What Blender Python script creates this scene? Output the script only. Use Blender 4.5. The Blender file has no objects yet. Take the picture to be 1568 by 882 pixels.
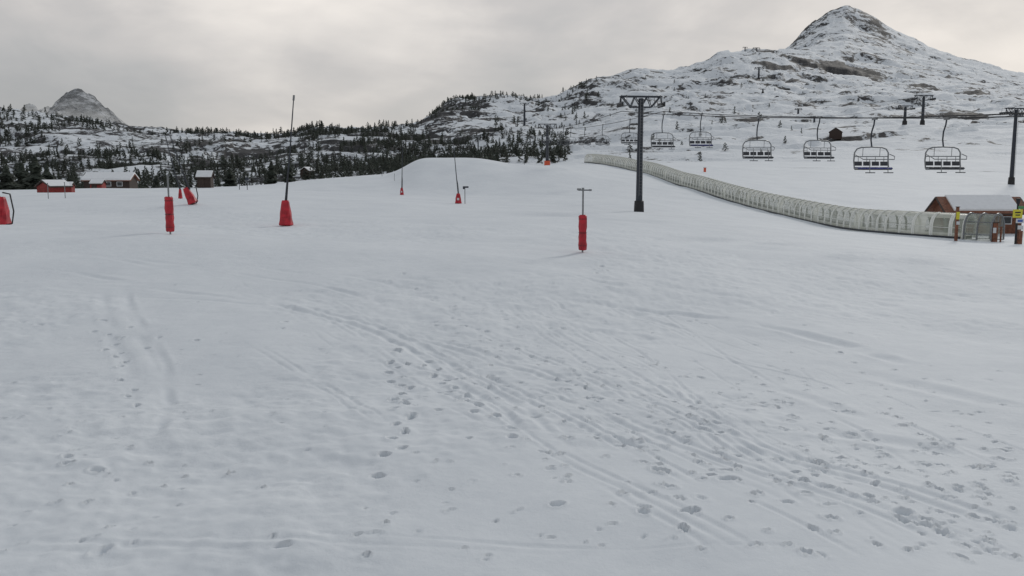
import bpy, math, random
import numpy as np
from mathutils import Vector, Matrix
random.seed(7); rng=np.random.default_rng(7)
sc=bpy.context.scene
F=1358.0; CX=784.0; CY=441.0; PITCH=math.radians(7.13); HC=5.0
cp,sp=math.cos(PITCH),math.sin(PITCH)
def T(py): return math.tan(math.atan((CY-py)/F)-PITCH)     # elevation tangent of a sighting
def A(px,t=0.0): return (px-CX)/F*(cp-t*sp)                  # bearing tangent of a sighting

# ---------------------------------------------------------------- noise
def _h(ix,iy,s):
    n=(ix.astype(np.int64)*374761393+iy.astype(np.int64)*668265263+s*1442695041)&0xffffffff
    n=((n^(n>>13))*1274126177)&0xffffffff
    n=(n^(n>>16))&0xffffff
    return n.astype(np.float64)/0xffffff*2-1
def vn(x,y,s=0):
    ix=np.floor(x);iy=np.floor(y);fx=x-ix;fy=y-iy
    fx=fx*fx*fx*(fx*(fx*6-15)+10);fy=fy*fy*fy*(fy*(fy*6-15)+10)
    a=_h(ix,iy,s);b=_h(ix+1,iy,s);c=_h(ix,iy+1,s);d=_h(ix+1,iy+1,s)
    return (a*(1-fx)+b*fx)*(1-fy)+(c*(1-fx)+d*fx)*fy
def fbm(x,y,lam,octv,s=0,g=.5):
    r=0;am=1.0
    for o in range(octv):
        c,sn=math.cos(o*1.1+.4),math.sin(o*1.1+.4)
        r=r+am*vn((x*c-y*sn)/lam+17.3*o,(x*sn+y*c)/lam-9.1*o,s+o); am*=g; lam*=.5
    return r
def sstep(v,a,b):
    t=np.clip((v-a)/(b-a),0,1); return t*t*(3-2*t)

# ---------------------------------------------------------------- terrain survey rings
RZ=[(-30,[(0,0),(1568,0)]),(6,[(0,0),(1568,0)]),(12,[(0,.12),(784,0.05),(1568,0)]),(25,[(0,.65),(784,.3),(1568,-.1)]),
(45,[(-200,2.3),(262,2.17),(500,1.7),(892,1.25),(1200,.6),(1568,.1)]),
(60,[(0,2.1),(438,1.76),(892,1.5),(1200,.5),(1568,-.4)]),
(80,[(0,2.6),(292,3.0),(500,2.0),(892,1.5),(1100,.8),(1400,-.9),(1568,-1.0)]),
(100,[(0,3.0),(292,3.2),(616,2.3),(702,1.6),(980,1.28),(1100,.3),(1306,-1.2),(1568,-1.2)]),
(130,[(0,3.0),(292,3.4),(616,2.36),(702,2.2),(850,2.5),(980,2.0),(1100,1.0),(1176,.5),(1306,-.5),(1568,-.8)]),
(170,[(0,1),(200,2),(400,3.6),(500,4.8),(600,5.6),(622,7.2),(642,8.7),(735,8.7),(790,7.4),(850,7.0),(900,6),(1041,3.8),(1200,2.5),(1568,1.2)]),
(235,[(0,-3),(200,-1),(400,0),(550,2),(650,5),(740,6),(838,7.8),(905,8.5),(1000,8),(1200,7),(1400,6.5),(1568,6)])]
RP=[(320,[(0,285),(200,280),(400,275),(600,262),(700,256),(850,250),(905,243),(1000,243),(1200,236),(1400,226),(1568,226)]),
(450,[(0,248),(200,250),(400,252),(600,240),(700,235),(850,228),(1000,220),(1200,208),(1400,198),(1568,200)]),
(620,[(0,184),(60,190),(140,196),(200,206),(300,211),(400,219),(480,206),(560,206),(640,206),(680,198),(760,197),(850,195),(1000,187),(1200,180),(1568,182)]),
(800,[(0,174),(60,184),(140,190),(200,205),(300,209),(400,219),(480,206),(640,201),(670,182),(700,174),(765,168),(850,168),(900,155),(1000,152),(1200,152),(1400,155),(1568,166)]),
(1000,[(0,200),(600,215),(640,206),(668,176),(680,165),(700,158),(765,151),(830,156),(855,151),(880,138),(900,127),(940,123),(1000,126),(1100,122),(1200,128),(1400,140),(1568,150)]),
(1250,[(0,235),(640,235),(690,200),(765,180),(850,162),(880,146),(900,136),(940,126),(960,118),(985,112),(1020,115),(1050,108),(1085,98),(1100,86),(1140,80),(1200,82),(1250,85),(1300,94),(1400,110),(1500,125),(1568,136)]),
(1500,[(0,245),(700,240),(850,190),(1000,135),(1100,105),(1150,95),(1200,84),(1215,78),(1250,60),(1295,48),(1350,68),(1400,84),(1480,105),(1568,126)]),
(1750,[(0,255),(850,230),(1000,150),(1150,100),(1200,85),(1215,70),(1240,42),(1268,19),(1295,11),(1322,21),(1360,44),(1400,65),(1440,84),(1480,95),(1530,108),(1568,118),(1700,140)]),
(2200,[(0,290),(1568,270)]),(2600,[(0,300),(1568,300)])]
AG=np.linspace(-1.6,1.6,3201)
RY=[];RT=[]
def smooth(v,s):
    k=int(4*s)+1; w=np.exp(-.5*(np.arange(-k,k+1)/s)**2); w/=w.sum()
    return np.convolve(np.pad(v,k,mode='edge'),w,'valid')
for y,pts in RZ:
    z=[q[1] for q in pts]; yy=max(y,12)
    a=[A(q[0],(q[1]-HC)/yy) for q in pts]
    RY.append(y);RT.append(smooth(np.interp(AG,a,z),26 if y<160 else 8))
for y,pts in RP:
    a=[A(q[0],T(q[1])) for q in pts]; z=[HC+T(q[1])*y for q in pts]
    RY.append(y);RT.append(smooth(np.interp(AG,a,z),10 if y<700 else 4))
RY=np.array(RY,float);RT=np.array(RT)
def base(x,y):
    x=np.asarray(x,float);y=np.asarray(y,float)
    a=np.clip(x/np.maximum(y,8),-1.59,1.59)
    fi=(a+1.6)/.001; i0=np.floor(fi).astype(int); fr=fi-i0
    k=np.clip(np.searchsorted(RY,y,side='right')-1,0,len(RY)-2)
    def z(kk): 
        kk=np.clip(kk,0,len(RY)-1); return RT[kk,i0]*(1-fr)+RT[kk,i0+1]*fr
    def Y(kk): return RY[np.clip(kk,0,len(RY)-1)]
    z0,z1,zm,zp=z(k),z(k+1),z(k-1),z(k+2)
    h=Y(k+1)-Y(k); d=(z1-z0)/h
    hm=np.maximum(Y(k)-Y(k-1),1e-6); dm=np.where(k>0,(z0-zm)/hm,d)
    hp=np.maximum(Y(k+2)-Y(k+1),1e-6); dp=np.where(k<len(RY)-2,(zp-z1)/hp,d)
    def hmn(p,q): 
        pr=p*q; return np.where(pr>0,2*pr/np.where(np.abs(p+q)<1e-9,1e-9,p+q),0)
    m0,m1=hmn(dm,d),hmn(d,dp)
    t=np.clip((y-Y(k))/h,0,1)
    return z0*(2*t**3-3*t*t+1)+h*m0*(t**3-2*t*t+t)+z1*(-2*t**3+3*t*t)+h*m1*(t**3-t*t)
def detail(x,y):
    x=np.asarray(x,float);y=np.asarray(y,float)
    n=.14*fbm(x,y,14,3,3)+.06*fbm(x,y,3.4,2,9)*sstep(y,120,20)
    far=sstep(y,230,420)
    n=n*(1-far)+far*(fbm(x,y,70,3,21)*3.0)
    f2=far*sstep(y,230,900)
    r=fbm(x,y,60,5,31,.52); rr=1-np.abs(r)*1.3
    n=n+f2*(rr*4.2-2.1)*(1-.35*sstep(y,1100,1500))+far*(.8*fbm(x,y,14,3,44))
    # rocky steps
    n=n+far*2.0*sstep(fbm(x*.6,y*1.4,38,4,51),.0,.10)
    n=n+f2*2.4*sstep(fbm(x*.5,y*1.6,90,5,57,.55),.1,.17)
    return n
def H(x,y): return float(base(np.array([x]),np.array([y]))[0]+detail(np.array([x]),np.array([y]))[0])
def P(px,y,t=-.03):
    x=A(px,t)*y; return x,y,H(x,y)
def hit(px,py):
    t=T(py);a=A(px,t); ys=np.linspace(5,240,4000)
    d=(HC+t*ys)-base(a*ys,ys); j=np.argmax(d<0) if (d<0).any() else len(ys)-1
    return a*ys[j],ys[j]

# ---------------------------------------------------------------- materials
def newmat(n):
    m=bpy.data.materials.new(n);m.use_nodes=True
    nt=m.node_tree; return m,nt,nt.nodes['Principled BSDF']
def mat(n,c,rough=.6,metal=0,var=.25,scale=6,bump=.0):
    m,nt,b=newmat(n);N=nt.nodes;L=nt.links
    tc=N.new('ShaderNodeTexCoord');nz=N.new('ShaderNodeTexNoise');nz.inputs['Scale'].default_value=scale;nz.inputs['Detail'].default_value=6
    L.new(tc.outputs['Object'],nz.inputs['Vector'])
    r=N.new('ShaderNodeValToRGB');L.new(nz.outputs['Fac'],r.inputs['Fac'])
    r.color_ramp.elements[0].position=.3;r.color_ramp.elements[1].position=.7
    r.color_ramp.elements[0].color=[v*(1-var) for v in c]+[1];r.color_ramp.elements[1].color=[min(1,v*(1+var)) for v in c]+[1]
    L.new(r.outputs['Color'],b.inputs['Base Color'])
    b.inputs['Roughness'].default_value=rough;b.inputs['Metallic'].default_value=metal
    if bump:
        bp=N.new('ShaderNodeBump');bp.inputs['Strength'].default_value=bump;bp.inputs['Distance'].default_value=.02
        L.new(nz.outputs['Fac'],bp.inputs['Height']);L.new(bp.outputs['Normal'],b.inputs['Normal'])
    return m
M_red=mat('red_vinyl',(.42,.012,.025),.5,0,.35,3,.6)
M_dark=mat('dark_steel',(.035,.042,.055),.5,.3,.3)
M_grey=mat('galvanised_steel',(.22,.23,.24),.45,.6,.2)
M_black=mat('black_rubber',(.015,.015,.017),.6)
M_seat=mat('seat_vinyl',(.05,.055,.065),.6)
M_blue=mat('blue_vinyl',(.05,.06,.22),.5)
M_wood=mat('brown_timber',(.19,.075,.042),.75,0,.4,4)
M_redwood=mat('red_timber',(.26,.035,.03),.75,0,.3,4)
M_darkwood=mat('dark_timber',(.05,.034,.028),.8)
M_snowcap=mat('roof_snow',(.82,.84,.86),.8,0,.04,2,.5)
M_yellow=mat('yellow_paint',(.65,.6,.05),.5,0,.1)
M_white=mat('white_panel',(.62,.64,.66),.5,0,.08)
M_sblue=mat('blue_panel',(.05,.12,.4),.5,0,.1)
M_green=mat('green_panel',(.08,.25,.1),.5,0,.1)
M_orange=mat('orange_paint',(.65,.10,.04),.5,0,.1)
M_hoop=mat('white_hoop',(.80,.81,.76),.5,0,.08)
M_glass=mat('dark_window',(.03,.035,.04),.15)
M_leaf=mat('pine_foliage',(.034,.044,.032),.85,0,.5,.35)
M_bark=mat('pine_bark',(.05,.04,.03),.9)

def terrain_material():
    m,nt,b=newmat('snow_terrain');N=nt.nodes;L=nt.links
    tc=N.new('ShaderNodeTexCoord')
    def noise(s,d,r=.6,dist=0,scl=None):
        n=N.new('ShaderNodeTexNoise');n.inputs['Scale'].default_value=s;n.inputs['Detail'].default_value=d;n.inputs['Roughness'].default_value=r;n.inputs['Distortion'].default_value=dist
        if scl:
            mp=N.new('ShaderNodeMapping');mp.inputs['Scale'].default_value=scl;L.new(tc.outputs['Object'],mp.inputs['Vector']);L.new(mp.outputs[0],n.inputs['Vector'])
        else: L.new(tc.outputs['Object'],n.inputs['Vector'])
        return n.outputs['Fac']
    def mth(op,a,b2=None,c=None):
        x=N.new('ShaderNodeMath');x.operation=op
        for i,v in enumerate((a,b2,c)):
            if v is None: continue
            if isinstance(v,(int,float)): x.inputs[i].default_value=v
            else: L.new(v,x.inputs[i])
        return x.outputs[0]
    at=N.new('ShaderNodeAttribute');at.attribute_name='rock'
    geo=N.new('ShaderNodeNewGeometry');sx=N.new('ShaderNodeSeparateXYZ');L.new(geo.outputs['Normal'],sx.inputs[0])
    slope=mth('MULTIPLY',mth('SUBTRACT',1.0,sx.outputs['Z']),.38)
    n=mth('ADD',noise(.03,11,.72,.5,(1,1,2.2)),mth('MULTIPLY',mth('SUBTRACT',noise(.22,6,.7),.5),.5))
    s=mth('ADD',mth('ADD',n,at.outputs['Fac']),slope)
    mr=N.new('ShaderNodeMapRange');mr.interpolation_type='SMOOTHSTEP';L.new(s,mr.inputs[0]);mr.inputs[1].default_value=.59;mr.inputs[2].default_value=.65
    rc=N.new('ShaderNodeValToRGB');L.new(noise(.5,6),rc.inputs['Fac'])
    rc.color_ramp.elements[0].position=.3;rc.color_ramp.elements[1].position=.7
    rc.color_ramp.elements[0].color=(.024,.025,.028,1);rc.color_ramp.elements[1].color=(.075,.073,.072,1)
    sn=N.new('ShaderNodeValToRGB');L.new(mth('ADD',mth('MULTIPLY',noise(.22,8,.6,0,(1,1,1)),.6),mth('MULTIPLY',noise(2.5,6,.65),.4)),sn.inputs['Fac'])
    sn.color_ramp.elements[0].position=.34;sn.color_ramp.elements[1].position=.64
    sn.color_ramp.elements[0].color=(.68,.72,.758,1);sn.color_ramp.elements[1].color=(.775,.812,.842,1)
    mx=N.new('ShaderNodeMix');mx.data_type='RGBA';L.new(mr.outputs[0],mx.inputs[0]);L.new(sn.outputs[0],mx.inputs[6]);L.new(rc.outputs[0],mx.inputs[7])
    L.new(mx.outputs[2],b.inputs['Base Color'])
    b.inputs['Roughness'].default_value=.75
    b.inputs['Specular IOR Level'].default_value=.25
    b1=N.new('ShaderNodeBump');b1.inputs['Distance'].default_value=.06
    # patches of smooth wind-packed snow between churned ones
    pm=N.new('ShaderNodeMapRange');L.new(noise(.16,4,.55,.6),pm.inputs[0]);pm.inputs[1].default_value=.40;pm.inputs[2].default_value=.62;pm.inputs[3].default_value=.35;pm.inputs[4].default_value=.95
    L.new(pm.outputs[0],b1.inputs['Strength'])
    hh=mth('ADD',noise(1.1,8,.6),mth('MULTIPLY',noise(8,5,.68),.22))
    L.new(hh,b1.inputs['Height'])
    b2=N.new('ShaderNodeBump');b2.inputs['Strength'].default_value=.6;b2.inputs['Distance'].default_value=1.2
    bf=mth('MULTIPLY',noise(.3,6,.65),mth('GREATER_THAN',at.outputs['Fac'],-.4))
    L.new(bf,b2.inputs['Height']);L.new(b1.outputs[0],b2.inputs['Normal']);L.new(b2.outputs[0],b.inputs['Normal'])
    return m
M_ter=terrain_material()

# ---------------------------------------------------------------- terrain grid
ys=[-24.0]
while ys[-1]<7: ys.append(ys[-1]+.8)
while ys[-1]<2500:
    y=ys[-1]; ys.append(y+max(.045,min(y*y/4435*.6,.006*y)))
ys=np.array(ys)
ca=np.concatenate([np.linspace(-1.25,-.63,45),np.linspace(-.62,.62,1320),np.linspace(.63,1.25,45)])
nr,nc=len(ys),len(ca)
Yg=np.repeat(ys[:,None],nc,1); Xg=ca[None,:]*(Yg+25)
Z=(base(Xg.ravel(),Yg.ravel())+detail(Xg.ravel(),Yg.ravel())).reshape(nr,nc)
# small lumps, wind crust and churned snow on the piste
nn=int(np.searchsorted(ys,90)); xs_,ys_=Xg[:nn],Yg[:nn]
mask=sstep(fbm(xs_,ys_,9,3,71),-.1,.5)
Z[:nn]+=(.018*fbm(xs_,ys_,1.6,3,72)+.034*mask*fbm(xs_,ys_,.6,3,75,.6))*sstep(ys_,90,50)

# ski tracks and ruts
def track(pts,depth,width,off=(0,),berm=.35):
    w=sorted([hit(*p) for p in pts],key=lambda q:q[1])
    wx=[q[0] for q in w];wy=[q[1] for q in w]
    i0,i1=np.searchsorted(ys,wy[0]),np.searchsorted(ys,wy[-1])
    if i1-i0<3: return
    yy=ys[i0:i1]; f=np.interp(yy,wy,wx)
    if i1-i0>30: f=smooth(f,6)
    g=np.gradient(f,yy); c=1/np.sqrt(1+g*g)
    fade=np.minimum(1,np.minimum(np.arange(i1-i0),np.arange(i1-i0)[::-1])/12)
    ph=sum(wx)
    wob=.06*vn(yy*.9+ph,yy*0,4)+.10*vn(yy*.33+ph,yy*0,6)
    brk=.15+.95*np.clip(vn(yy*.9+ph,yy*0+ph,5)*1.6+.5,0,1)
    for o in off:
        d=(Xg[i0:i1]-(f+wob)[:,None])*c[:,None]-o
        e=np.exp(-(d/width)**2)-berm*np.exp(-((np.abs(d)-1.7*width)/(.6*width))**2)
        Z[i0:i1]-=depth*(fade*brk)[:,None]*e
R=random.Random(11)
for i in range(34):
    x0=R.uniform(330,1050);y0=R.uniform(415,540)
    x1=x0+R.uniform(200,800);y1=y0+(x1-x0)*R.uniform(.28,.75)
    xm=(x0+x1)/2+R.uniform(-40,40);ym=(y0+y1)/2-R.uniform(-10,30)
    y1=min(y1,880)
    track([(x0,y0),(xm,ym),(x1,y1)],R.uniform(.009,.026),R.uniform(.04,.07),(0,.25) if R.random()<.5 else (0,))
for i in range(22):
    x0=R.uniform(-50,420);y0=R.uniform(366,455);L_=R.uniform(120,400)
    track([(x0,y0),(x0+L_*.5,y0+L_*.03),(x0+L_,y0+L_*R.uniform(.04,.16))],.06,.15)
for i in range(12):
    x0=R.uniform(700,1300);y0=R.uniform(385,480);L_=R.uniform(120,350)
    track([(x0,y0),(x0+L_*.5,y0+L_*.04),(x0+L_,y0+L_*R.uniform(.03,.2))],.04,.14)
track([(-20,700),(60,735),(200,775),(380,795),(600,790)],.07,.45)
track([(-20,822),(120,835),(300,850),(560,862)],.03,.07,(0,.3,.7))
track([(-20,842),(120,850),(260,868)],.03,.06,(0,.3))
track([(168,440),(178,490),(215,545),(235,600),(215,660),(170,720)],.03,.16,(-.35,.35))
track([(195,440),(215,500),(250,560),(255,620),(235,670),(190,715)],.022,.10)
track([(350,445),(450,475),(560,505),(640,545),(720,600),(800,680)],.04,.11,(0,.5))
track([(560,505),(700,535),(860,590),(1000,640),(1200,720),(1420,790),(1600,840)],.032,.08,(0,.35))
track([(900,640),(1050,700),(1250,775),(1450,850)],.026,.07,(0,.3))
track([(1080,570),(1200,600),(1330,650),(1568,720)],.04,.2)
track([(1150,540),(1300,560),(1440,600),(1600,640)],.06,.35)
track([(1230,660),(1330,680),(1430,700),(1600,740)],.05,.25)
track([(760,450),(900,465),(1020,470),(1200,500),(1400,560)],.07,.25)
# footprints
def foot(x,y,ang,L_=.13,W=.06,dep=.10):
    i0,i1=np.searchsorted(ys,y-.5),np.searchsorted(ys,y+.5)
    a=x/(y+25);j0,j1=np.searchsorted(ca,a-.6/(y+25)),np.searchsorted(ca,a+.6/(y+25))
    dx=Xg[i0:i1,j0:j1]-x;dy=Yg[i0:i1,j0:j1]-y
    c,s=math.cos(ang),math.sin(ang);u=(dx*c+dy*s)/L_;v=(-dx*s+dy*c)/W
    r=np.sqrt(u*u+v*v)
    wob=1+.35*vn(Xg[i0:i1,j0:j1]*9,Yg[i0:i1,j0:j1]*9,8)
    Z[i0:i1,j0:j1]-=dep*(1-sstep(r*wob,.55,1.15))-.022*np.exp(-((r-1.5)/.3)**2)*(1+.6*np.sin(ang+x*9))
def trail(pts,step=.45,side=.13,jit=.06,dep=.11,sz=1.0):
    w=[Vector(hit(*p)) for p in pts]; s=1
    for a,b in zip(w,w[1:]):
        d=b-a;n=max(1,int(d.length/step));ang=math.atan2(d.y,d.x);nrm=Vector((-math.sin(ang),math.cos(ang)))
        for k in range(n):
            q=a+d*(k/n)+nrm*side*s; s=-s
            if R.random()<.12: continue
            kk=sz*(1+max(0,q.y-20)*.02)
            foot(q.x+R.uniform(-jit,jit),q.y+R.uniform(-jit,jit),ang+R.uniform(-.6,.6),R.uniform(.08,.13)*kk,R.uniform(.045,.075)*kk,1.5*dep*R.uniform(.5,1.25))
trail([(604,540),(606,600),(618,650),(604,700),(592,740),(600,768)],.42,.11,.05,.18,1.15)
trail([(618,560),(628,620),(625,680)],.9,.1)
trail([(650,555),(700,605),(735,645),(790,685),(828,704)],.42,.12,.06,.14,1.1)
trail([(690,490),(800,550),(880,600),(990,650),(1110,700)],1.0,.2,.25,.08,.75)
trail([(960,700),(1030,730),(1110,752),(1220,740),(1380,806),(1450,838)],.65,.2,.25,.11)
trail([(1015,740),(1045,800),(1080,860)],.6,.12,.1)
trail([(968,802),(980,835)],.4,.1)
trail([(165,515),(185,560),(190,600),(195,640)],.6,.12,.15,.08,.95)
trail([(375,487),(435,508),(465,512)],.7,.2,.2,.10)
trail([(30,500),(130,498),(250,530),(350,545)],.7,.4,.35,.07)
trail([(100,712),(140,725),(175,740)],.35,.12,.1,.09)
trail([(80,840),(160,845),(250,830)],.4,.1,.08,.07)
trail([(430,860),(500,846)],.7,.05,.05,.1)
trail([(1280,540),(1330,565),(1352,585)],.9,.1,.1,.1)
trail([(915,408),(935,425),(968,432)],.6,.3,.3,.16)
trail([(740,560),(860,640),(940,690)],1.0,.25,.3,.07,.7)
trail([(600,420),(680,470),(700,520)],1.4,.3,.3,.08)
for q in [(1113,752,.14),(1380,806,.12),(1050,803,.09),(853,790,.10),(1215,738,.08),(148,728,.1),(605,620,.12),(1102,672,.08),(870,592,.08)]:
    x,y=hit(q[0],q[1]); foot(x,y,.3,q[2],q[2]*.7,.16)
for i in range(560):
    px=R.uniform(650,1560);py=450+(px-600)*.38+R.gauss(0,90)
    if py>875 or py<430: continue
    x,y=hit(px,py); foot(x,y,R.uniform(-1.2,0),R.uniform(.04,.11),R.uniform(.02,.05),R.uniform(.03,.09))
for i in range(300):
    px=R.uniform(0,1560);py=R.uniform(400,875)
    x,y=hit(px,py); foot(x,y,R.uniform(-1.2,1.2),R.uniform(.03,.07),R.uniform(.02,.04),R.uniform(.02,.07))

# bare-ground attribute
far=sstep(Yg,236,300); a_=Xg/np.maximum(Yg,1)
wood=(1-sstep(a_,-.10,.06))*sstep(Yg,240,300)*(1-sstep(Yg,900,1000))
bias=.026+.075*wood
blobs=[(A(1300),1165,24,45,.42),(A(1275),1190,16,26,.32),(A(1240),1150,18,20,.32),(A(1195),1110,26,16,.2),(A(1243),1715,26,60,.30),(A(1315),1735,12,30,.3),(A(1330),1640,18,70,.15),
 (A(1345),1500,40,100,.07),(A(1130),1240,30,16,.14),(A(1460),620,30,16,.2),(A(1510),600,22,10,.25),(A(1380),560,20,10,.16),(A(1100),1000,20,10,.14),(A(905),985,18,20,.32),(A(885),960,12,14,.25),
 (A(1290),380,16,6,.25),(A(1240),430,14,5,.2),(A(1135),600,18,10,.16),(A(760),560,40,20,.12),(A(1530),950,45,18,.2),(A(1400),1010,34,12,.2),(A(180),300,14,10,.3),(A(650),330,14,8,.25),(A(1200),1000,60,10,.12),(A(1240),1180,60,8,.08)]
for (ba,by,rx,ry,amp) in blobs:
    e=np.exp(-(((Xg-ba*by)/rx)**2+((Yg-by)/ry)**2)); bias=bias+amp*e
bias=bias+.05*(sstep(Yg,600,900)*(1-sstep(a_,.05,.2))*sstep(a_,-.12,-.05))
bias=bias-.05*sstep(a_,.33,.42)*sstep(Yg,1250,1450)
bias=bias-.03*(1-sstep(Yg,420,560))*sstep(a_,.1,.2)
rock=-1+far*(1+bias)
# dotted bare edge of the track below the mountain
line=np.exp(-((Yg-(246-.06*Xg))/1.6)**2)*sstep(Xg,62,75)
rock=np.maximum(rock,-1+line*(1.13+.1*fbm(Xg,Yg,5,2,77)))

def gridobj(name,r0,r1):
    n=r1-r0; co=np.stack([Xg[r0:r1],Yg[r0:r1],Z[r0:r1]],-1).reshape(-1,3).astype(np.float32)
    i=np.arange(n-1)[:,None]*nc+np.arange(nc-1)[None,:]
    q=np.stack([i,i+1,i+1+nc,i+nc],-1).reshape(-1,4)
    me=bpy.data.meshes.new(name);me.vertices.add(len(co));me.vertices.foreach_set('co',co.ravel())
    me.loops.add(q.size);me.loops.foreach_set('vertex_index',q.ravel().astype(np.int32))
    me.polygons.add(len(q));me.polygons.foreach_set('loop_start',(np.arange(len(q))*4).astype(np.int32))
    me.update(calc_edges=True);me.polygons.foreach_set('use_smooth',np.ones(len(q),bool))
    at=me.attributes.new('rock','FLOAT','POINT');at.data.foreach_set('value',rock[r0:r1].ravel().astype(np.float32))
    me.materials.append(M_ter)
    o=bpy.data.objects.new(name,me);sc.collection.objects.link(o);return o
rs=int(np.searchsorted(ys,275))
gridobj('snow_ground',0,rs+1); gridobj('mountain',rs,nr)

# ---------------------------------------------------------------- mesh builder
class MB:
    def __init__(s): s.v=[];s.f=[];s.m=[];s.mats=[]
    def mi(s,m):
        if m not in s.mats: s.mats.append(m)
        return s.mats.index(m)
    def raw(s,v,f,m):
        o=len(s.v);s.v+=[tuple(p) for p in v];k=s.mi(m)
        for q in f: s.f.append(tuple(i+o for i in q));s.m.append(k)
    def box(s,c,d,m,rz=0,rx=0,ry=0,top=1.0):
        Rm=Matrix.Rotation(rz,3,'Z')@Matrix.Rotation(ry,3,'Y')@Matrix.Rotation(rx,3,'X')
        v=[]
        for z in (-.5,.5):
            k=top if z>0 else 1
            for x,y in ((-.5,-.5),(.5,-.5),(.5,.5),(-.5,.5)): v.append(Vector(c)+Rm@Vector((x*d[0]*k,y*d[1]*k,z*d[2])))
        s.raw(v,[(3,2,1,0),(4,5,6,7),(0,1,5,4),(1,2,6,5),(2,3,7,6),(3,0,4,7)],m)
    def tube(s,pts,r,m,n=8,caps=True):
        pts=[Vector(p) for p in pts]; rr=r if isinstance(r,(list,tuple)) else [r]*len(pts)
        v=[];pn=None
        for i,p in enumerate(pts):
            d=(pts[min(i+1,len(pts)-1)]-pts[max(i-1,0)]).normalized()
            if pn is None: u=d.orthogonal().normalized()
            else:
                u=pn-d*pn.dot(d); u=u.normalized() if u.length>1e-5 else d.orthogonal().normalized()
            pn=u;w=d.cross(u)
            for k in range(n):
                t=2*math.pi*k/n; v.append(p+(u*math.cos(t)+w*math.sin(t))*rr[i])
        f=[(i*n+k,i*n+(k+1)%n,(i+1)*n+(k+1)%n,(i+1)*n+k) for i in range(len(pts)-1) for k in range(n)]
        if caps: f+=[tuple(range(n))[::-1],tuple((len(pts)-1)*n+k for k in range(n))]
        s.raw(v,f,m)
    def obj(s,name,loc=(0,0,0),rz=0,parent=None,smooth=False):
        me=bpy.data.meshes.new(name);me.from_pydata(s.v,[],s.f)
        for m in s.mats: me.materials.append(m)
        me.polygons.foreach_set('material_index',s.m)
        if smooth: me.polygons.foreach_set('use_smooth',[True]*len(s.f))
        me.update();o=bpy.data.objects.new(name,me);o.location=loc;o.rotation_euler=(0,0,rz)
        sc.collection.objects.link(o)
        if parent: o.parent=parent
        return o
def empty(name,loc,rz=0):
    o=bpy.data.objects.new(name,None);o.location=loc;o.rotation_euler=(0,0,rz);sc.collection.objects.link(o);return o

# ---------------------------------------------------------------- chairlift
def pylon(px,y,toppy=None,h=None,arm=4.7,r=.3,rz=0,fancy=True,name='chairlift_pylon',col=None):
    x,y,z=P(px,y,.03)
    if h is None: h=HC+T(toppy)*y-z
    b=MB();col=col or M_dark;hw=arm/2;k=arm/4.7
    b.tube([(0,0,-.8),(0,0,h*.5),(0,0,h-.2*k)],[r*1.15,r,r*.8],col,14)
    b.tube([(0,0,-.5),(0,0,1.2*k),(0,0,1.25*k)],[r*1.75,r*1.55,r*1.3],M_black,14)
    # trapezoid cross-arm truss
    for yy in (-.28*k,.28*k):
        b.box((0,yy,h),(arm,.13*k,.16*k),col)
        b.box((0,yy,h-1.15*k),(arm*.5,.11*k,.13*k),col)
        for sx in (-1,1):
            b.tube([(sx*hw*.5,yy,h-1.15*k),(sx*hw*.92,yy,h)],.06*k,col,6)
            b.tube([(sx*hw*.5,yy,h-1.15*k),(sx*hw*.3,yy,h)],.05*k,col,6)
            b.tube([(0,yy,h-1.15*k),(sx*hw*.3,yy,h)],.05*k,col,6)
    for sx in (-1,1):
        xx=sx*hw
        b.box((xx,0,h-.75*k),(.14*k,2.6*k,.2*k),col)              # sheave beam
        b.tube([(xx*.96,0,h),(xx,0,h-.75*k)],.09*k,col,6)
        for j in range(6):
            yj=(-1.15+.46*j)*k
            b.tube([(xx-.07*k,yj,h-.98*k),(xx+.07*k,yj,h-.98*k)],.17*k,M_black,10)
        if fancy:   # maintenance walkway
            xo=xx-sx*.45*k
            b.box((xo,0,h-1.05*k),(.4*k,2.6*k,.05*k),M_grey)
            for yj in (-1.25,0,1.25): b.tube([(xo,yj*k,h-1.05*k),(xo,yj*k,h+.05*k)],.03*k,M_grey,5)
            b.tube([(xo,-1.25*k,h+.05*k),(xo,1.25*k,h+.05*k)],.03*k,M_grey,5)
    if fancy:       # ladder
        for sx in (-.17,.17): b.tube([(sx,-r-.2,1.8),(sx,-r-.16,h-.4)],.022,M_grey,5)
        zz=2
        while zz<h-.5: b.tube([(-.17,-r-.18,zz),(.17,-r-.18,zz)],.016,M_grey,4);zz+=.35
    return b.obj(name,(x,y,z),rz),Vector((x,y,z+h))
p1,t1=pylon(980,100,148,rz=.12,r=.34)
p2,t2=pylon(838,232,190,rz=.03,r=.4)
_b=MB();_b.tube([(0,0,0),(0,0,1.3)],[.78,.76],M_orange,14);o=_b.obj('base_pad',(0,0,0));o.parent=p2;o.location=(0,0,.1)
def cable_pt(side,y):
    # side -1 near line, +1 far line
    zt=np.interp(y,[10,30,40,57,71,90,100,130,165,200,232],[8.6,8.0,7.95,8.65,9.65,11.2,12.25,12.9,14.1,15.6,17.5])
    if y<=100: x=(12.2 if side<0 else 16.9)+.25*(100-y)
    else:
        x=np.interp(y,[100,232],[12.2,t2.x-2.3] if side<0 else [16.9,t2.x+2.35])
    return Vector((x,y,zt))
b=MB()
for s in (-1,1):
    pts=[cable_pt(s,y) for y in list(range(12,100,4))+list(range(100,232,6))+[232]]
    for _ in range(3):
        z=[q.z for q in pts]
        for i in range(1,len(pts)-1):
            if abs(pts[i].y-100)>1: pts[i].z=(z[i-1]+2*z[i]+z[i+1])/4
    e=Vector((t2.x-25+s*2.3,420,0));e.z=H(e.x,420)+9
    pts.append(e)
    b.tube(pts,.035,M_black,6)
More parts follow.
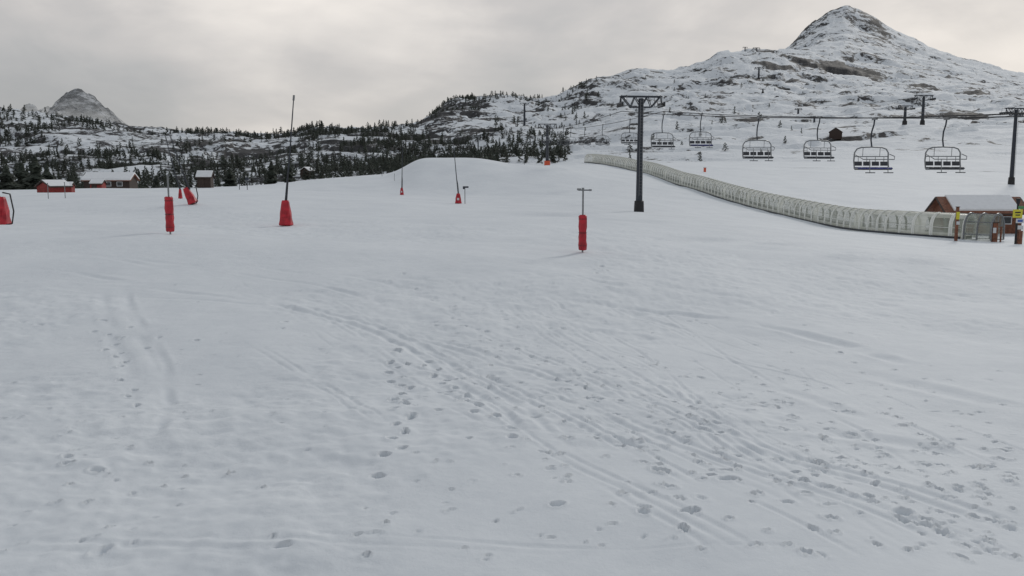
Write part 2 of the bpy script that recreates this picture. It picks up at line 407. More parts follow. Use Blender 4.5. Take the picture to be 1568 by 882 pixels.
b.obj('chairlift_cable')
pylon(784+(t2.x-25)/420*F/.99,420,None,10,rz=.05,fancy=False)
def chair(side,y,rz,seatm,n='chairlift_chair'):
    p=cable_pt(side,y);b=MB()
    b.box((0,0,.02),(.14,.5,.16),M_grey)
    b.tube([(0,0,0),(0,.06,-.35),(0,.3,-.8),(0,.34,-1.3),(0,.2,-1.75)],.05,M_dark,8)
    W=1.15
    loop=[(-W,-.35,-3.12),(-W,.1,-3.1),(-W,.22,-2.6),(-W*.98,.2,-2.1),(-W*.85,.2,-1.88),(-W*.6,.2,-1.78),(0,.2,-1.75),(W*.6,.2,-1.78),(W*.85,.2,-1.88),(W*.98,.2,-2.1),(W,.22,-2.6),(W,.1,-3.1),(W,-.35,-3.12)]
    b.tube(loop,.045,M_grey,8)
    b.tube([(-W,.22,-2.35),(W,.22,-2.35)],.03,M_grey,6)
    for i in range(4):
        xc=-W+.29+i*.573
        b.box((xc,.18,-2.8),(.46,.07,.26),M_seat,rx=-.15)
        b.box((xc,-.12,-3.08),(.53,.52,.1),seatm,rx=.05)
        b.tube([(xc,.22,-2.35),(xc,.2,-2.68)],.02,M_grey,5)
    for i in (-1,1): b.tube([(i*.573,.2,-1.78),(i*.573,.22,-2.35)],.02,M_grey,5)
    b.box((0,-.1,-3.17),(2.3,.4,.06),M_dark)
    # raised safety bar with foot rests
    b.tube([(-W-.05,.15,-2.2),(-W-.05,-.45,-2.35),(-W*.9,-.75,-2.55),(W*.9,-.75,-2.55),(W+.05,-.45,-2.35),(W+.05,.15,-2.2)],.03,M_grey,6)
    for x in (-.6,.6):
        b.tube([(x,-.75,-2.55),(x,-.85,-3.35)],.025,M_grey,5);b.tube([(x-.32,-.9,-3.38),(x+.32,-.9,-3.38)],.03,M_dark,5)
    return b.obj(n,p,rz)
for s,y,sm in [(-1,57,M_blue),(-1,71,M_seat),(-1,89,M_seat),(1,57.2,M_seat),(1,70.8,M_seat),(1,91,M_blue),(1,122,M_seat),(1,148,M_seat),(1,172,M_seat),(1,197,M_seat),(-1,166,M_seat),(-1,205,M_seat)]:
    chair(s,y,.15+random.uniform(-.12,.12),sm)
# second lift on the right and lifts up the mountain
_,t3=pylon(1552,200,166,rz=.35,arm=6,r=.42)
_,t4=pylon(1410,450,146,arm=9.5,r=.7,rz=.1,fancy=False)
_,t5=pylon(1383,445,162,arm=7.5,r=.7,rz=.1,fancy=False)
_,t6=pylon(1220,620,166,arm=4.5,r=.7,fancy=False)
_,t7=pylon(1187,800,149,arm=9,r=.9,fancy=False)
_,t8=pylon(1158,1000,103,arm=9,r=1.0,fancy=False)
_,t9=pylon(1165,840,136,arm=4,r=.7,fancy=False)
_,t10=pylon(1153,1245,73,arm=9,r=.9,fancy=False)
_,t11=pylon(803,620,158,arm=6,r=.7,fancy=False)
_,t12=pylon(1245,520,178,arm=4.5,r=.6,fancy=False)
_,t13=pylon(1136,1245,72,arm=6,r=.8,fancy=False)
def sagcable(a,c,sag,m=M_black,r=.04,name='lift_cable'):
    b=MB();b.tube([a.lerp(c,i/16)-Vector((0,0,sag*4*(i/16)*(1-i/16))) for i in range(17)],r,m,5);b.obj(name)
sagcable(t3-Vector((2.8,.8,1)),t5-Vector((3,0,1.2)),3,r=.05);sagcable(t3+Vector((2.8,.8,-1)),t5-Vector((-3,0,1.2)),3,r=.05)
sagcable(t3-Vector((2.8,.8,1)),Vector((68,60,9.5)),1);sagcable(t3+Vector((2.8,.8,-1)),Vector((72,62,9.5)),1)
sagcable(t4,t7,6,r=.07);sagcable(t7,t8,4,r=.07);sagcable(t4,t12,3,r=.06);sagcable(t12,t6,2,r=.06);sagcable(t8,t10,4,r=.07)

# ---------------------------------------------------------------- covered conveyor
tun=empty('covered_conveyor_lift',(0,0,0))
ctrl=[Vector(v) for v in [(21.6,252),(26.8,211),(31.8,169),(36.6,128),(39.6,104),(41.3,93.5),(42.6,89.8),(44.8,86.8)]]
pth=[]
for i in range(len(ctrl)-1):
    p0,p1_,p2_,p3=ctrl[max(i-1,0)],ctrl[i],ctrl[i+1],ctrl[min(i+2,len(ctrl)-1)]
    n=max(2,int((p2_-p1_).length/.5))
    for k in range(n):
        t=k/n;pth.append(.5*((2*p1_)+(p2_-p0)*t+(2*p0-5*p1_+4*p2_-p3)*t*t+(3*p1_-p0-3*p2_+p3)*t**3))
pth.append(ctrl[-1])
zz=base(np.array([q.x for q in pth]),np.array([q.y for q in pth]))+detail(np.array([q.x for q in pth]),np.array([q.y for q in pth]))
zz=smooth(zz,6)
prof=[(-1.2,0),(-1.22,.5),(-1.2,1.0)]+[(-1.2*math.cos(t),1.05+1.3*math.sin(t)) for t in np.linspace(.15,math.pi-.15,11)]+[(1.2,1.0),(1.22,.5),(1.2,0)]
def covmat(name,c0,c1,al):
    m,nt,bs=newmat(name);N=nt.nodes;L=nt.links
    tc=N.new('ShaderNodeTexCoord');nz=N.new('ShaderNodeTexNoise');nz.inputs['Scale'].default_value=.8;nz.inputs['Detail'].default_value=5;L.new(tc.outputs['Object'],nz.inputs['Vector'])
    rp=N.new('ShaderNodeValToRGB');L.new(nz.outputs['Fac'],rp.inputs['Fac']);rp.color_ramp.elements[0].position=.35;rp.color_ramp.elements[1].position=.65
    rp.color_ramp.elements[0].color=c0;rp.color_ramp.elements[1].color=c1;L.new(rp.outputs[0],bs.inputs['Base Color']);bs.inputs['Roughness'].default_value=.3
    tr=N.new('ShaderNodeBsdfTransparent');ms=N.new('ShaderNodeMixShader');ms.inputs[0].default_value=al;L.new(tr.outputs[0],ms.inputs[1]);L.new(bs.outputs[0],ms.inputs[2]);L.new(ms.outputs[0],N['Material Output'].inputs[0])
    return m
M_cov=covmat('polycarbonate_cover',(.60,.62,.52,1),(.74,.75,.67,1),.76)
M_clear=covmat('clear_side_panel',(.42,.46,.39,1),(.54,.57,.49,1),.42)
cov=MB();hp=MB();bs2=MB();V=[]
fr_=[]
for i,q in enumerate(pth):
    d=(pth[min(i+1,len(pth)-1)]-pth[max(i-1,0)]).normalized();nrm=Vector((d.y,-d.x));fr_.append((q,nrm,zz[i],d))
    V+=[(q.x+nrm.x*u,q.y+nrm.y*u,zz[i]+.05+w) for u,w in prof]
k=len(prof)
top=[];sid=[]
for i in range(len(pth)-1):
    for j in range(k-1):
        (sid if (1<=j<=4 or k-6<=j<=k-3) and (i//3)%7 not in (2,) else top).append((i*k+j,i*k+j+1,(i+1)*k+j+1,(i+1)*k+j))
cov.raw(V,top,M_cov);cov.raw(V,sid,M_clear)
cov.obj('cover',parent=tun,smooth=True)
acc=9
for i,(q,nrm,z,d) in enumerate(fr_):
    if i: acc+=(pth[i]-pth[i-1]).length
    if acc>=1.45 or i==len(fr_)-1:
        acc=0
        hp.tube([(q.x+nrm.x*u*1.02,q.y+nrm.y*u*1.02,z+.05+w*1.02) for u,w in prof],.06,M_hoop,6)
        bw=.2;VV=[]
        for f in (-bw,bw): VV+=[(q.x+nrm.x*u*1.015+d.x*f,q.y+nrm.y*u*1.015+d.y*f,z+.05+w*1.012) for u,w in prof]
        hp.raw(VV,[(j,j+1,k+j+1,k+j) for j in range(k-1)],M_hoop)
for w_,u_ in ((1.0,-1.24),(1.0,1.24),(2.38,0)):
    hp.tube([(q.x+n_.x*u_,q.y+n_.y*u_,z+.05+w_) for q,n_,z,d in fr_[::2]],.03,M_hoop,5)
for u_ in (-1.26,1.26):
    hp.tube([(q.x+n_.x*u_,q.y+n_.y*u_,z+.12) for q,n_,z,d in fr_[::2]],.11,M_dark,5)  # dark base strip stands in for the shadow line along the cover's foot
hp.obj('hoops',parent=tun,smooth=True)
V=[]
for q,n_,z,d in fr_: V+=[(q.x+n_.x*u,q.y+n_.y*u,z+w) for u,w in ((-.5,0),(-.5,.3),(.5,.3),(.5,0))]
bs2.raw(V,[(i*4+j,i*4+j+1,i*4+4+j+1,i*4+4+j) for i in range(len(fr_)-1) for j in range(3)],M_black);bs2.obj('conveyor_belt',parent=tun)
q,n_,z,d=fr_[-1];pb=MB()
def lp(u,w,f=0): return (q.x+n_.x*u+d.x*f,q.y+n_.y*u+d.y*f,z+w)
for f in (.05,1.3,2.6):
    pb.tube([lp(u*1.12,w*1.08,f) for u,w in prof],.08,M_grey,8)
for u,w in prof[::3]: pb.tube([lp(u*1.12,w*1.08,.05),lp(u*1.12,w*1.08,2.6)],.04,M_grey,6)
for u in (-.75,0,.75):
    pb.tube([lp(u,0,2.6),lp(u,2.35-abs(u)*.35,2.6)],.04,M_grey,6)
pb.tube([lp(-1.3,1.1,2.6),lp(1.3,1.1,2.6)],.04,M_grey,6)
V=[];
for f in (.05,2.6): V+=[lp(u*1.1,w*1.06,f) for u,w in prof]
pb.raw(V,[(j,j+1,k+j+1,k+j) for j in range(k-1)],M_clear)
pb.obj('entrance_portal',parent=tun)

# ---------------------------------------------------------------- buildings
def hut(name,x,y,z,w,d,hw,hr,rz,wall,over=.5,win=1,snow=.18,door=True):
    e=empty(name,(x,y,z),rz)
    b=MB();b.box((0,0,hw/2-.3),(w,d,hw+.6),wall)
    for s in (-1,1): b.raw([(s*w/2,-d/2,hw),(s*w/2,d/2,hw),(s*w/2,0,hr-.1)],[(0,1,2)] if s>0 else [(0,2,1)],wall)
    n=int(hw/.22)
    for i in range(n): b.box((0,-d/2-.02,.11+i*.22),(w+.02,.03,.17),wall); b.box((-w/2-.02,0,.11+i*.22),(.03,d+.02,.17),wall)
    b.obj('walls',parent=e)
    r=MB();W=w/2+over;D=d/2+over;sl=(hr-hw)/(d/2);ze=hr-sl*D
    def slab(o0,o1,m,inx=0,iny=0):
        v=[]
        for s in (-1,1):
            for xx in (-W+inx,W-inx):
                for o in (o0,o1): v.append((xx,s*(D-iny),ze+sl*iny+o))
        for xx in (-W+inx,W-inx):
            for o in (o0,o1): v.append((xx,0,hr+o))
        for s,bi in ((0,0),(1,4)):
            a0,a1,c0,c1=bi,bi+1,bi+2,bi+3
            r0,r1,q0,q1=8,9,10,11
            r.raw([v[i] for i in (a0,a1,c0,c1,r0,r1,q0,q1)],[(0,2,3,1),(1,3,7,5),(0,1,5,4),(2,6,7,3),(0,4,6,2)],m)
    slab(0,.14,M_wood if w>7.2 else M_darkwood);slab(.144,.144+snow,M_snowcap,1.0 if 7.2<w<8 else .08,.5 if 7.2<w<8 else .08)
    if 7.2<w<8:   # bargeboards and posts under the deep eaves
        for s in (-1,1):
            for xx in (-W-.03,W+.03): r.tube([(xx,s*D,ze+.03),(xx,0,hr+.05)],.11,M_darkwood,4)
        r.tube([(-W,-D-.03,ze+.05),(W,-D-.03,ze+.05)],.1,M_darkwood,4)
        for xx in (-W+.3,0,W-.3): r.box((xx,-D+.12,ze/2-.1),(.14,.14,ze+.1),M_darkwood)
    r.obj('roof',parent=e)
    o=MB()
    for i in range(win):
        xc=-w/2+w*(i+1)/(win+1.0)+.3
        o.box((xc,-d/2-.05,hw*.6),(.9,.05,.7),M_glass);
        for sx in (-.5,.5): o.box((xc+sx,-d/2-.06,hw*.6),(.09,.07,.9),M_white)
        for sz in (-.4,.4): o.box((xc,-d/2-.065,hw*.6+sz),(.9,.07,.09),M_white)
    if door:
        o.box((-w/2+.8 if w>4 else -w/2+.6,-d/2-.05,min(1,hw*.42)),(.8,.06,min(2,hw*.84)),M_darkwood)
    o.obj('windows_and_door',parent=e)
    return e
x,y,z=P(1497,102,-.02);hut('wooden_chalet',x,y,z-.1,7.6,5.4,2.55,3.95,-.12,M_wood,.7,3,.2)
x,y,z=P(84,112);hut('red_hut',x,y,z-.15,2.6,3.0,.95,1.6,1.0,M_redwood,.25,0,.06,False)
x,y,z=P(105,113);hut('red_hut',x,y,z-.1,1.3,1.6,.9,1.25,.2,M_redwood,.12,0,.1)
x,y,z=P(316,138);hut('wooden_hut',x,y,z,2.0,2,1.6,2.3,.1,M_darkwood,.25,0,.2)
x,y,z=P(152,140);hut('red_hut',x,y,z-.1,1.7,2,.9,1.4,.1,M_redwood,.2,0,.14)
x,y,z=P(172,176);hut('service_building',x,y,HC+T(290)*176,8.5,5,1.8,2.9,.1,M_darkwood,.4,3,.35)
x,y,z=P(472,330);hut('mountain_cabin',x,y,z,4.2,3.5,1.9,3.1,1.3,M_darkwood,.3,0,.2)
x,y,z=P(1278,385,.02);hut('mountain_cabin',x,y,z-.5,7,5,2.5,4.2,1.2,M_darkwood,.3,0,.05)
x,y,z=P(1143,1235,.1);hut('summit_lift_station',x,y,z-.5,8.5,5,3.5,5.5,.1,M_darkwood,.3,0,.3)

# ---------------------------------------------------------------- slope furniture
def padded_post(px,y,ph,th,tbar):
    x,y,z=P(px,y,-.08);b=MB()
    b.tube([(0,0,-.3),(0,0,th)],.045,M_grey,8)
    r=[.15,.2,.215,.19,.21,.19,.215,.2,.205,.16];hs=[.12,.15,.4,.6,.8,1.05,1.3,1.6,ph-.05,ph]
    V=[];n=20
    for h_,q in zip(hs,r):
        for k in range(n): V.append((q*math.cos(k*2*math.pi/n)*(1+.07*math.sin(k*3+h_*5)),q*math.sin(k*2*math.pi/n)*(1+.05*math.sin(k*2+h_*9)),h_+.015*math.sin(k*2.3)))
    b.raw(V,[(i*n+k,i*n+(k+1)%n,(i+1)*n+(k+1)%n,(i+1)*n+k) for i in range(len(hs)-1) for k in range(n)]+[tuple(range(n))[::-1],tuple((len(hs)-1)*n+k for k in range(n))],M_red)
    for h_ in (.35,1.0,ph-.2): b.tube([(.21*math.cos(t),.21*math.sin(t),h_) for t in np.linspace(0,2*math.pi,17)],.014,M_black,4)
    if tbar:
        b.tube([(-.25,0,th),(.38,0,th)],.03,M_dark,6);b.box((-.2,0,th+.04),(.22,.1,.1),M_grey);b.box((.36,0,th),(.14,.1,.1),M_grey);b.tube([(0,0,th),(0,0,th+.12)],.06,M_grey,8)
    return b.obj('padded_post',(x,y,z),smooth=False)
padded_post(892,45,1.9,3.15,True)
padded_post(262,45,1.88,3.0,False)
def lance(px,y,padh,padw,L_,lean=(0,0),hose=False,padlean=0,name='snow_lance',zpy=None):
    x,y,z=P(px,y,-.05)
    b=MB();b.tube([(0,0,-.3),(0,0,padh*.9)],.09,M_grey,8)
    Rm=Matrix.Rotation(padlean,3,'Y')
    V=[]
    for zz_,w in ((.03,padw/2),(padh*.06,padw/2*1.04),(padh*.3,padw/2*.86),(padh*.5,padw/2*.82),(padh*.93,padw/2*.56),(padh,padw/2*.45)):
        for k in range(12):
            t=2*math.pi*k/12+.2; c_,s_=math.cos(t),math.sin(t)
            q=abs(c_)**.5*(1 if c_>0 else -1),abs(s_)**.5*(1 if s_>0 else -1)
            wr=1+.05*math.sin(k*2.7+zz_*6)
            p=Vector((q[0]*w*.9*wr,q[1]*w*.9*wr,zz_-padh/2)); p=Rm@p+Vector((0,0,padh/2)); V.append(p)
    b.raw(V,[(i*12+k,i*12+(k+1)%12,(i+1)*12+(k+1)%12,(i+1)*12+k) for i in range(5) for k in range(12)]+[tuple(range(12))[::-1],tuple(60+k for k in range(12))],M_red)
    b.box((0,-padw*.40,padh*.45),(padw*.3,.03,padh*.22),M_white if y>100 else M_red)
    e=Vector((lean[0],lean[1],L_));s=Vector((0,0,padh*.9))
    b.tube([s,s.lerp(e,.5)+Vector((lean[0]*.04,0,0)),e],[.07,.05,.035],M_dark,8)
    d=(e-s).normalized();b.tube([e,e+d*.35],.07,M_grey,8)
    b.tube([s+Vector((.12,-.1,0)),s.lerp(e,.2)+Vector((.1,-.1,0)),s.lerp(e,.35)],.025,M_black,5)
    if hose:
        b.tube([(padw*.2,-.1,padh*1.15),(padw*.75,-.25,padh*1.1),(padw*.95,-.3,padh*.5),(padw*.8,-.3,.12),(padw*.3,-.3,.03)],.045,M_black,8)
    b.obj(name,(x,y,z))
lance(438,60,1.7,.95,8.3,(.75,0))
lance(616,130,1.05,.62,7.0,(.2,0))
lance(702,110,1.25,.9,6.9,(-.5,0))
lance(4,55,1.75,.95,5.5,(-2.2,0),True)
lance(292,75,1.45,.85,5.4,(-1.4,.3),True,-.45)
lance(278,85,.9,.4,5.6,(-1.2,.3),False)
# little arm and box beside the second lance
x,y,z=P(712,110);b=MB();b.tube([(0,0,-.2),(0,0,2.0)],.05,M_grey,6);b.box((.1,0,2.05),(.7,.25,.2),M_dark);b.box((-.15,0,1.9),(.2,.2,.2),M_dark);b.obj('water_hydrant',(x,y,z))
def thinpost(px,y,h,name='marker_pole',m=M_grey,r=.035,knob=None):
    x,y,z=P(px,y,0);b=MB();b.tube([(0,0,-.3),(0,0,h*.5),(0.02,0,h)],r,m,6)
    if knob: b.box((0,0,h-.15),(.5,.08,.35),knob)
    b.tube([(0,0,h),(0,0,h+.05)],r*1.4,M_black,6)
    b.obj(name,(x,y,z))
for px in (72,98): thinpost(px,88,1.5,'fence_post')
for px in (378,366): thinpost(px,125,1.7,'marker_pole',M_dark,.05,M_dark if px==378 else None)
thinpost(1079,215,1.0,'piste_marker',M_orange,.3)
thinpost(585,160,1.2);thinpost(604,150,1.2);thinpost(803,168,1.6,'marker_pole',M_dark)
# direction signs beside the chalet
x,y,z=P(1559,80);b=MB()
b.tube([(0,0,-.3),(0,0,4.0)],.09,M_black,10);b.tube([(0,0,3.6),(0,0,4.1)],[.13,.2],M_black,10)
b.box((-.05,-.13,2.75),(.85,.05,.75),M_yellow);b.box((-.05,-.16,2.85),(.5,.02,.12),M_black);b.box((-.05,-.16,2.62),(.4,.02,.1),M_black)
b.box((.22,-.13,3.3),(.5,.05,.25),M_green);b.box((.2,-.13,2.1),(.7,.05,.4),M_white);b.box((.2,-.16,2.1),(.45,.02,.2),M_sblue)
b.box((.3,-.1,1.5),(.5,.05,.35),M_white);b.box((.35,0,.6),(.35,.3,1.2),M_wood)
b.obj('piste_sign',(x,y,z))
x,y,z=P(1467,84);b=MB();b.box((0,0,1.5),(.22,.22,3.4),M_wood);b.box((0,-.13,2.4),(.3,.04,.7),M_yellow);b.box((.05,-.13,1.7),(.3,.04,.3),M_white);b.box((0,0,3.22),(.3,.3,.06),M_darkwood);b.obj('wooden_sign_post',(x,y,z))
x,y,z=P(1526,84);b=MB();b.box((0,0,.9),(.45,.3,1.8),M_wood);b.box((-.1,-.16,1.1),(.3,.02,.5),M_white);b.box((.05,0,1.84),(.55,.4,.08),M_darkwood);b.box((.6,0,.7),(.12,.12,1.5),M_wood);b.obj('ticket_gate',(x,y,z))

# ---------------------------------------------------------------- trees
def tree_arrays(seed,n,spread=.26):
    r=random.Random(seed);v=[];f=[]
    for s in range(n):
        q=.08+.92*(s/n)**.85
        Rr=spread*(1-q)**.65*(1+.35*math.sin(q*23+seed))*r.uniform(.55,1.15)+.015
        t=r.uniform(0,6.283);c_,s_=math.cos(t),math.sin(t);w=r.uniform(.05,.10)*(1.15-q*.6);dr=r.uniform(-.02,.06)
        o=len(v);ri=Rr*r.uniform(0,.35)
        v+=[(ri*c_,ri*s_,q+dr*.6),(Rr*.62*c_-w*s_,Rr*.62*s_+w*c_,q-.015),(Rr*c_,Rr*s_,q-dr),(Rr*.62*c_+w*s_,Rr*.62*s_-w*c_,q-.03),(Rr*.5*c_,Rr*.5*s_,q+w*.9)]
        f+=[(o,o+1,o+4),(o+4,o+1,o+2),(o+4,o+2,o+3),(o,o+4,o+3)]
    nf=len(f)
    o=len(v)
    for zq,rq in ((0,.022),(.95,.004)):
        for kk in range(4): v.append((rq*math.cos(kk*1.571),rq*math.sin(kk*1.571),zq))
    f+=[(o+kk,o+(kk+1)%4,o+4+(kk+1)%4) for kk in range(4)]+[(o+kk,o+4+(kk+1)%4,o+4+kk) for kk in range(4)]
    return np.array(v),np.array(f),nf
def build_forest(name,places,var):
    VV=[];FF=[];MI=[];off=0
    for (x,y,z,h,wd,k,rot) in places:
        v,f,nf=var[k];c_,s_=math.cos(rot),math.sin(rot)
        q=np.stack([(v[:,0]*c_-v[:,1]*s_)*h*wd+x,(v[:,0]*s_+v[:,1]*c_)*h*wd+y,v[:,2]*h+z-.1*h*.3],-1)
        VV.append(q);FF.append(f+off);mi=np.zeros(len(f),np.int32);mi[nf:]=1;MI.append(mi);off+=len(v)
    V=np.concatenate(VV).astype(np.float32);Fc=np.concatenate(FF).astype(np.int32);MI=np.concatenate(MI)
    me=bpy.data.meshes.new(name);me.vertices.add(len(V));me.vertices.foreach_set('co',V.ravel())
    me.loops.add(Fc.size);me.loops.foreach_set('vertex_index',Fc.ravel());me.polygons.add(len(Fc));me.polygons.foreach_set('loop_start',(np.arange(len(Fc))*3).astype(np.int32))
    me.materials.append(M_leaf);me.materials.append(M_bark);me.update(calc_edges=True);me.polygons.foreach_set('material_index',MI)
    o=bpy.data.objects.new(name,me);sc.collection.objects.link(o);return o
var=[tree_arrays(s,46,[.24,.32,.40,.5,.36,.28][s]) for s in range(6)]
NC=36000
cy=np.sqrt(rng.uniform(215**2,1020**2,NC));cpx=rng.uniform(-260,1250,NC);cx=A(cpx)*cy
cl=fbm(cx,cy,60,4,91,.6)
w=np.zeros(NC)
w=np.where((cpx<655)&(cy<700),.50+1.4*cl,w)
w=np.where((cpx<655)&(cy<430),.85+1.4*cl,w)
w=np.where((cpx>=655)&(cpx<870)&(cy>280)&(cy<520),.45+1.1*cl,w)
w=np.where((cpx>=655)&(cpx<900)&(cy>=520),.05+.16*cl,w)
w=np.where((cpx>=660)&(cpx<730)&(cy>940),.9,w)
w=np.where((cpx>=870)&(cpx<920)&(cy>930),.35,w)
w=np.where((cpx>=900),.008,w)
w=np.where((cpx<250)&(cy>560),w*.6,w)
w=np.where((cy<280)&(cpx>420),0,w); w=np.where((cy<250)&(cpx>150),w*.5,w)
w=np.where((cpx>690)&(cpx<765)&(cy>270)&(cy<330),1,w)
keep=rng.uniform(0,1,NC)<w
cx,cy=cx[keep],cy[keep];cz=base(cx,cy)+detail(cx,cy)
pl=[(a,b_,c,random.uniform(1.6,5.2)*(1.15 if b_>600 else 1),random.uniform(.75,1.4),random.randrange(6),random.uniform(0,6.28)) for a,b_,c in zip(cx,cy,cz)]
print('TREES',len(pl))
build_forest('pine_forest',pl,var)
big=[tree_arrays(40+s,420,.25+.05*s) for s in range(3)]
for i,(px,y,py,h) in enumerate([(55,185,292,7.5),(34,190,290,6.5),(10,175,293,5),(416,165,282,3.2),(443,172,278,2.8),(352,170,287,2.6),(240,200,288,3.5),(72,195,292,6)]):
    x=A(px)*y
    if i<3 or i==7: z=H(x,y)-.3; h+=2
    else: z=H(x,y)-.2; h+=1.2
    o=build_forest('pine_tree',[(0,0,0,h,1.15,i%3,i*1.3)],big);o.location=(x,y,z)

# ---------------------------------------------------------------- distant peak, mist painted into its material
pk=[(-60,225),(40,205),(70,186),(80,176),(88,165),(94,155),(101,149),(106,142),(114,138),(124,137),(133,141),(141,149),(149,154),(158,162),(168,172),(185,184),(205,196),(240,215),(300,225)]
pa=[A(q[0],T(q[1])) for q in pk];pz=[HC+T(q[1])*3000 for q in pk]
nx,ny=300,120
gx=np.linspace(pa[0]*3000,pa[-1]*3000,nx);gy=np.linspace(2600,3400,ny)
GX,GY=np.meshgrid(gx,gy)
prf=np.interp(GX,np.array(pa)*3000,pz)
GZ=prf-np.abs(GY-3000)*.42*(1+.3*fbm(GX,GY,90,2,5))
GZ=GZ+fbm(GX,GY,50,5,61,.62)*11*sstep(np.abs(GY-3000),0,60)+fbm(GX,GY,30,4,66,.6)*4
co=np.stack([GX,GY,GZ],-1).reshape(-1,3)
fc=[(j*nx+i,j*nx+i+1,(j+1)*nx+i+1,(j+1)*nx+i) for j in range(ny-1) for i in range(nx-1)]
m,nt,bs=newmat('rock_painted_mist');N=nt.nodes;L=nt.links
tc=N.new('ShaderNodeTexCoord');nz=N.new('ShaderNodeTexNoise');nz.inputs['Scale'].default_value=.035;nz.inputs['Detail'].default_value=10;nz.inputs['Roughness'].default_value=.74
mp=N.new('ShaderNodeMapping');mp.inputs['Scale'].default_value=(.6,.6,1.7);mp.inputs['Rotation'].default_value=(0,.12,0);L.new(tc.outputs['Object'],mp.inputs[0]);L.new(mp.outputs[0],nz.inputs['Vector'])
rp=N.new('ShaderNodeValToRGB');L.new(nz.outputs['Fac'],rp.inputs['Fac']);rp.color_ramp.elements[0].position=.47;rp.color_ramp.elements[1].position=.58
rp.color_ramp.elements[0].color=(.085,.095,.105,1);rp.color_ramp.elements[1].color=(.55,.58,.61,1);L.new(rp.outputs[0],bs.inputs['Base Color']);bs.inputs['Roughness'].default_value=.9
sx=N.new('ShaderNodeSeparateXYZ');L.new(tc.outputs['Object'],sx.inputs[0])
n2=N.new('ShaderNodeTexNoise');n2.inputs['Scale'].default_value=.008;n2.inputs['Detail'].default_value=4;L.new(tc.outputs['Object'],n2.inputs['Vector'])
ad=N.new('ShaderNodeMath');ad.operation='MULTIPLY_ADD';L.new(n2.outputs['Fac'],ad.inputs[0]);ad.inputs[1].default_value=110;L.new(sx.outputs['Z'],ad.inputs[2])
mr=N.new('ShaderNodeMapRange');mr.interpolation_type='SMOOTHSTEP';L.new(ad.outputs[0],mr.inputs[0]);mr.inputs[1].default_value=225;mr.inputs[2].default_value=325;mr.inputs[3].default_value=.1;mr.inputs[4].default_value=.7  # painted haze: opacity drops towards the foot, broken up by noise
tr=N.new('ShaderNodeBsdfTransparent');ms=N.new('ShaderNodeMixShader');L.new(mr.outputs[0],ms.inputs[0]);L.new(tr.outputs[0],ms.inputs[1]);L.new(bs.outputs[0],ms.inputs[2]);L.new(ms.outputs[0],N['Material Output'].inputs[0])
me=bpy.data.meshes.new('rocky_peak');me.from_pydata(co.tolist(),[],fc);me.materials.append(m);me.polygons.foreach_set('use_smooth',[True]*len(fc));me.update()
sc.collection.objects.link(bpy.data.objects.new('rocky_peak',me))

# ---------------------------------------------------------------- sky and sun
SE=math.radians(28);SAZ=math.radians(30)   # azimuth measured from +Y toward +X
w=bpy.data.worlds.new('World');sc.world=w;w.use_nodes=True;nt=w.node_tree;N=nt.nodes;L=nt.links
bg=N['Background'];bg.inputs['Strength'].default_value=.1
sk=N.new('ShaderNodeTexSky');sk.sky_type='NISHITA';sk.sun_disc=False;sk.sun_elevation=SE;sk.sun_rotation=SAZ
tc=N.new('ShaderNodeTexCoord')
def nz_(scl,scale,det,dist=0,loc=(0,0,0),ro=.5):
    mp=N.new('ShaderNodeMapping');mp.inputs['Scale'].default_value=scl;mp.inputs['Location'].default_value=loc;L.new(tc.outputs['Generated'],mp.inputs[0])
    n=N.new('ShaderNodeTexNoise');n.inputs['Scale'].default_value=scale;n.inputs['Detail'].default_value=det;n.inputs['Distortion'].default_value=dist;n.inputs['Roughness'].default_value=ro
    L.new(mp.outputs[0],n.inputs['Vector']);return n.outputs['Fac']
def mth(op,*a):
    x=N.new('ShaderNodeMath');x.operation=op
    for i,v in enumerate(a):
        if isinstance(v,(int,float)): x.inputs[i].default_value=v
        else: L.new(v,x.inputs[i])
    return x.outputs[0]
def glow(d,lo,amp):
    v=N.new('ShaderNodeVectorMath');v.operation='DOT_PRODUCT';L.new(tc.outputs['Generated'],v.inputs[0]);v.inputs[1].default_value=Vector(d).normalized()
    m=N.new('ShaderNodeMapRange');m.interpolation_type='SMOOTHSTEP';L.new(v.outputs['Value'],m.inputs[0]);m.inputs[1].default_value=lo;m.inputs[2].default_value=1.0;m.inputs[3].default_value=0;m.inputs[4].default_value=amp
    return m.outputs[0]
n=mth('ADD',mth('MULTIPLY',nz_((1,1,2.6),2.4,6,.35,(2.3,.7,0),.5),.75),mth('MULTIPLY',nz_((1,1,2.0),7,6,.6,(.3,1.7,2),.5),.25))
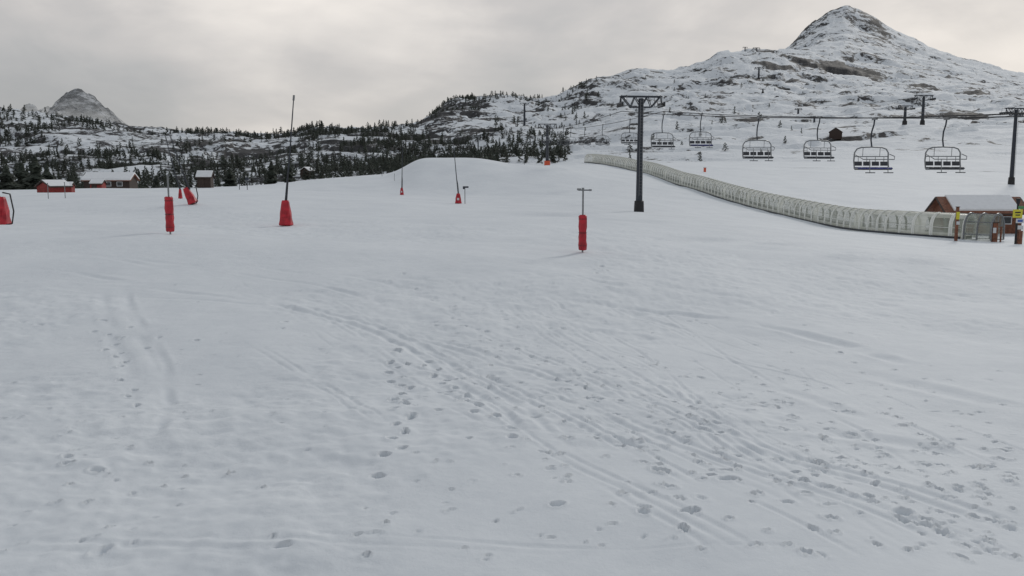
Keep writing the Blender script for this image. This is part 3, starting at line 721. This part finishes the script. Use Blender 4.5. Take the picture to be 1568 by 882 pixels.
g=mth('ADD',mth('ADD',glow((-.19,.97,.10),.978,.17),glow((.53,.84,.10),.945,.20)),glow((.02,.97,.16),.86,.08))
val=mth('ADD',mth('MULTIPLY_ADD',mth('SUBTRACT',n,.5),1.35,.51),g)
cr=N.new('ShaderNodeValToRGB');L.new(val,cr.inputs['Fac']);e=cr.color_ramp.elements
e[0].position=.30;e[0].color=(3.7,3.75,3.85,1);e[1].position=.84;e[1].color=(8.9,8.35,7.8,1)
for p_,c_ in ((.46,(4.7,4.65,4.65,1)),(.60,(5.9,5.65,5.5,1))):
    q=e.new(p_);q.color=c_
# unseen overhead sky darkened and blued to dim and cool the snow
sz=N.new('ShaderNodeSeparateXYZ');L.new(tc.outputs['Generated'],sz.inputs[0])
zr=N.new('ShaderNodeMapRange');L.new(sz.outputs['Z'],zr.inputs[0]);zr.inputs[1].default_value=.28;zr.inputs[2].default_value=.75
tm=N.new('ShaderNodeMix');tm.data_type='RGBA';tm.blend_type='MULTIPLY';L.new(zr.outputs[0],tm.inputs[0]);L.new(cr.outputs[0],tm.inputs[6]);tm.inputs[7].default_value=(.70,.77,.85,1)
mx=N.new('ShaderNodeMix');mx.data_type='RGBA';mx.inputs[0].default_value=.94;L.new(sk.outputs[0],mx.inputs[6]);L.new(tm.outputs[2],mx.inputs[7]);L.new(mx.outputs[2],bg.inputs['Color'])
s=bpy.data.lights.new('sun','SUN');s.energy=.95;s.angle=math.radians(10);s.color=(1,.96,.9)
so=bpy.data.objects.new('sun',s);sc.collection.objects.link(so)
dirv=Vector((math.sin(SAZ)*math.cos(SE),math.cos(SAZ)*math.cos(SE),math.sin(SE)))
so.rotation_euler=dirv.to_track_quat('Z','Y').to_euler()
# ---------------------------------------------------------------- camera
c=bpy.data.cameras.new('camera');c.sensor_width=36;c.lens=F/1568*36;c.clip_end=8000;c.clip_start=.1
co_=bpy.data.objects.new('camera',c);co_.location=(0,0,HC);co_.rotation_euler=(math.pi/2-PITCH,0,0);sc.collection.objects.link(co_);sc.camera=co_
sc.view_settings.view_transform='Standard';sc.view_settings.look='None';sc.view_settings.exposure=0
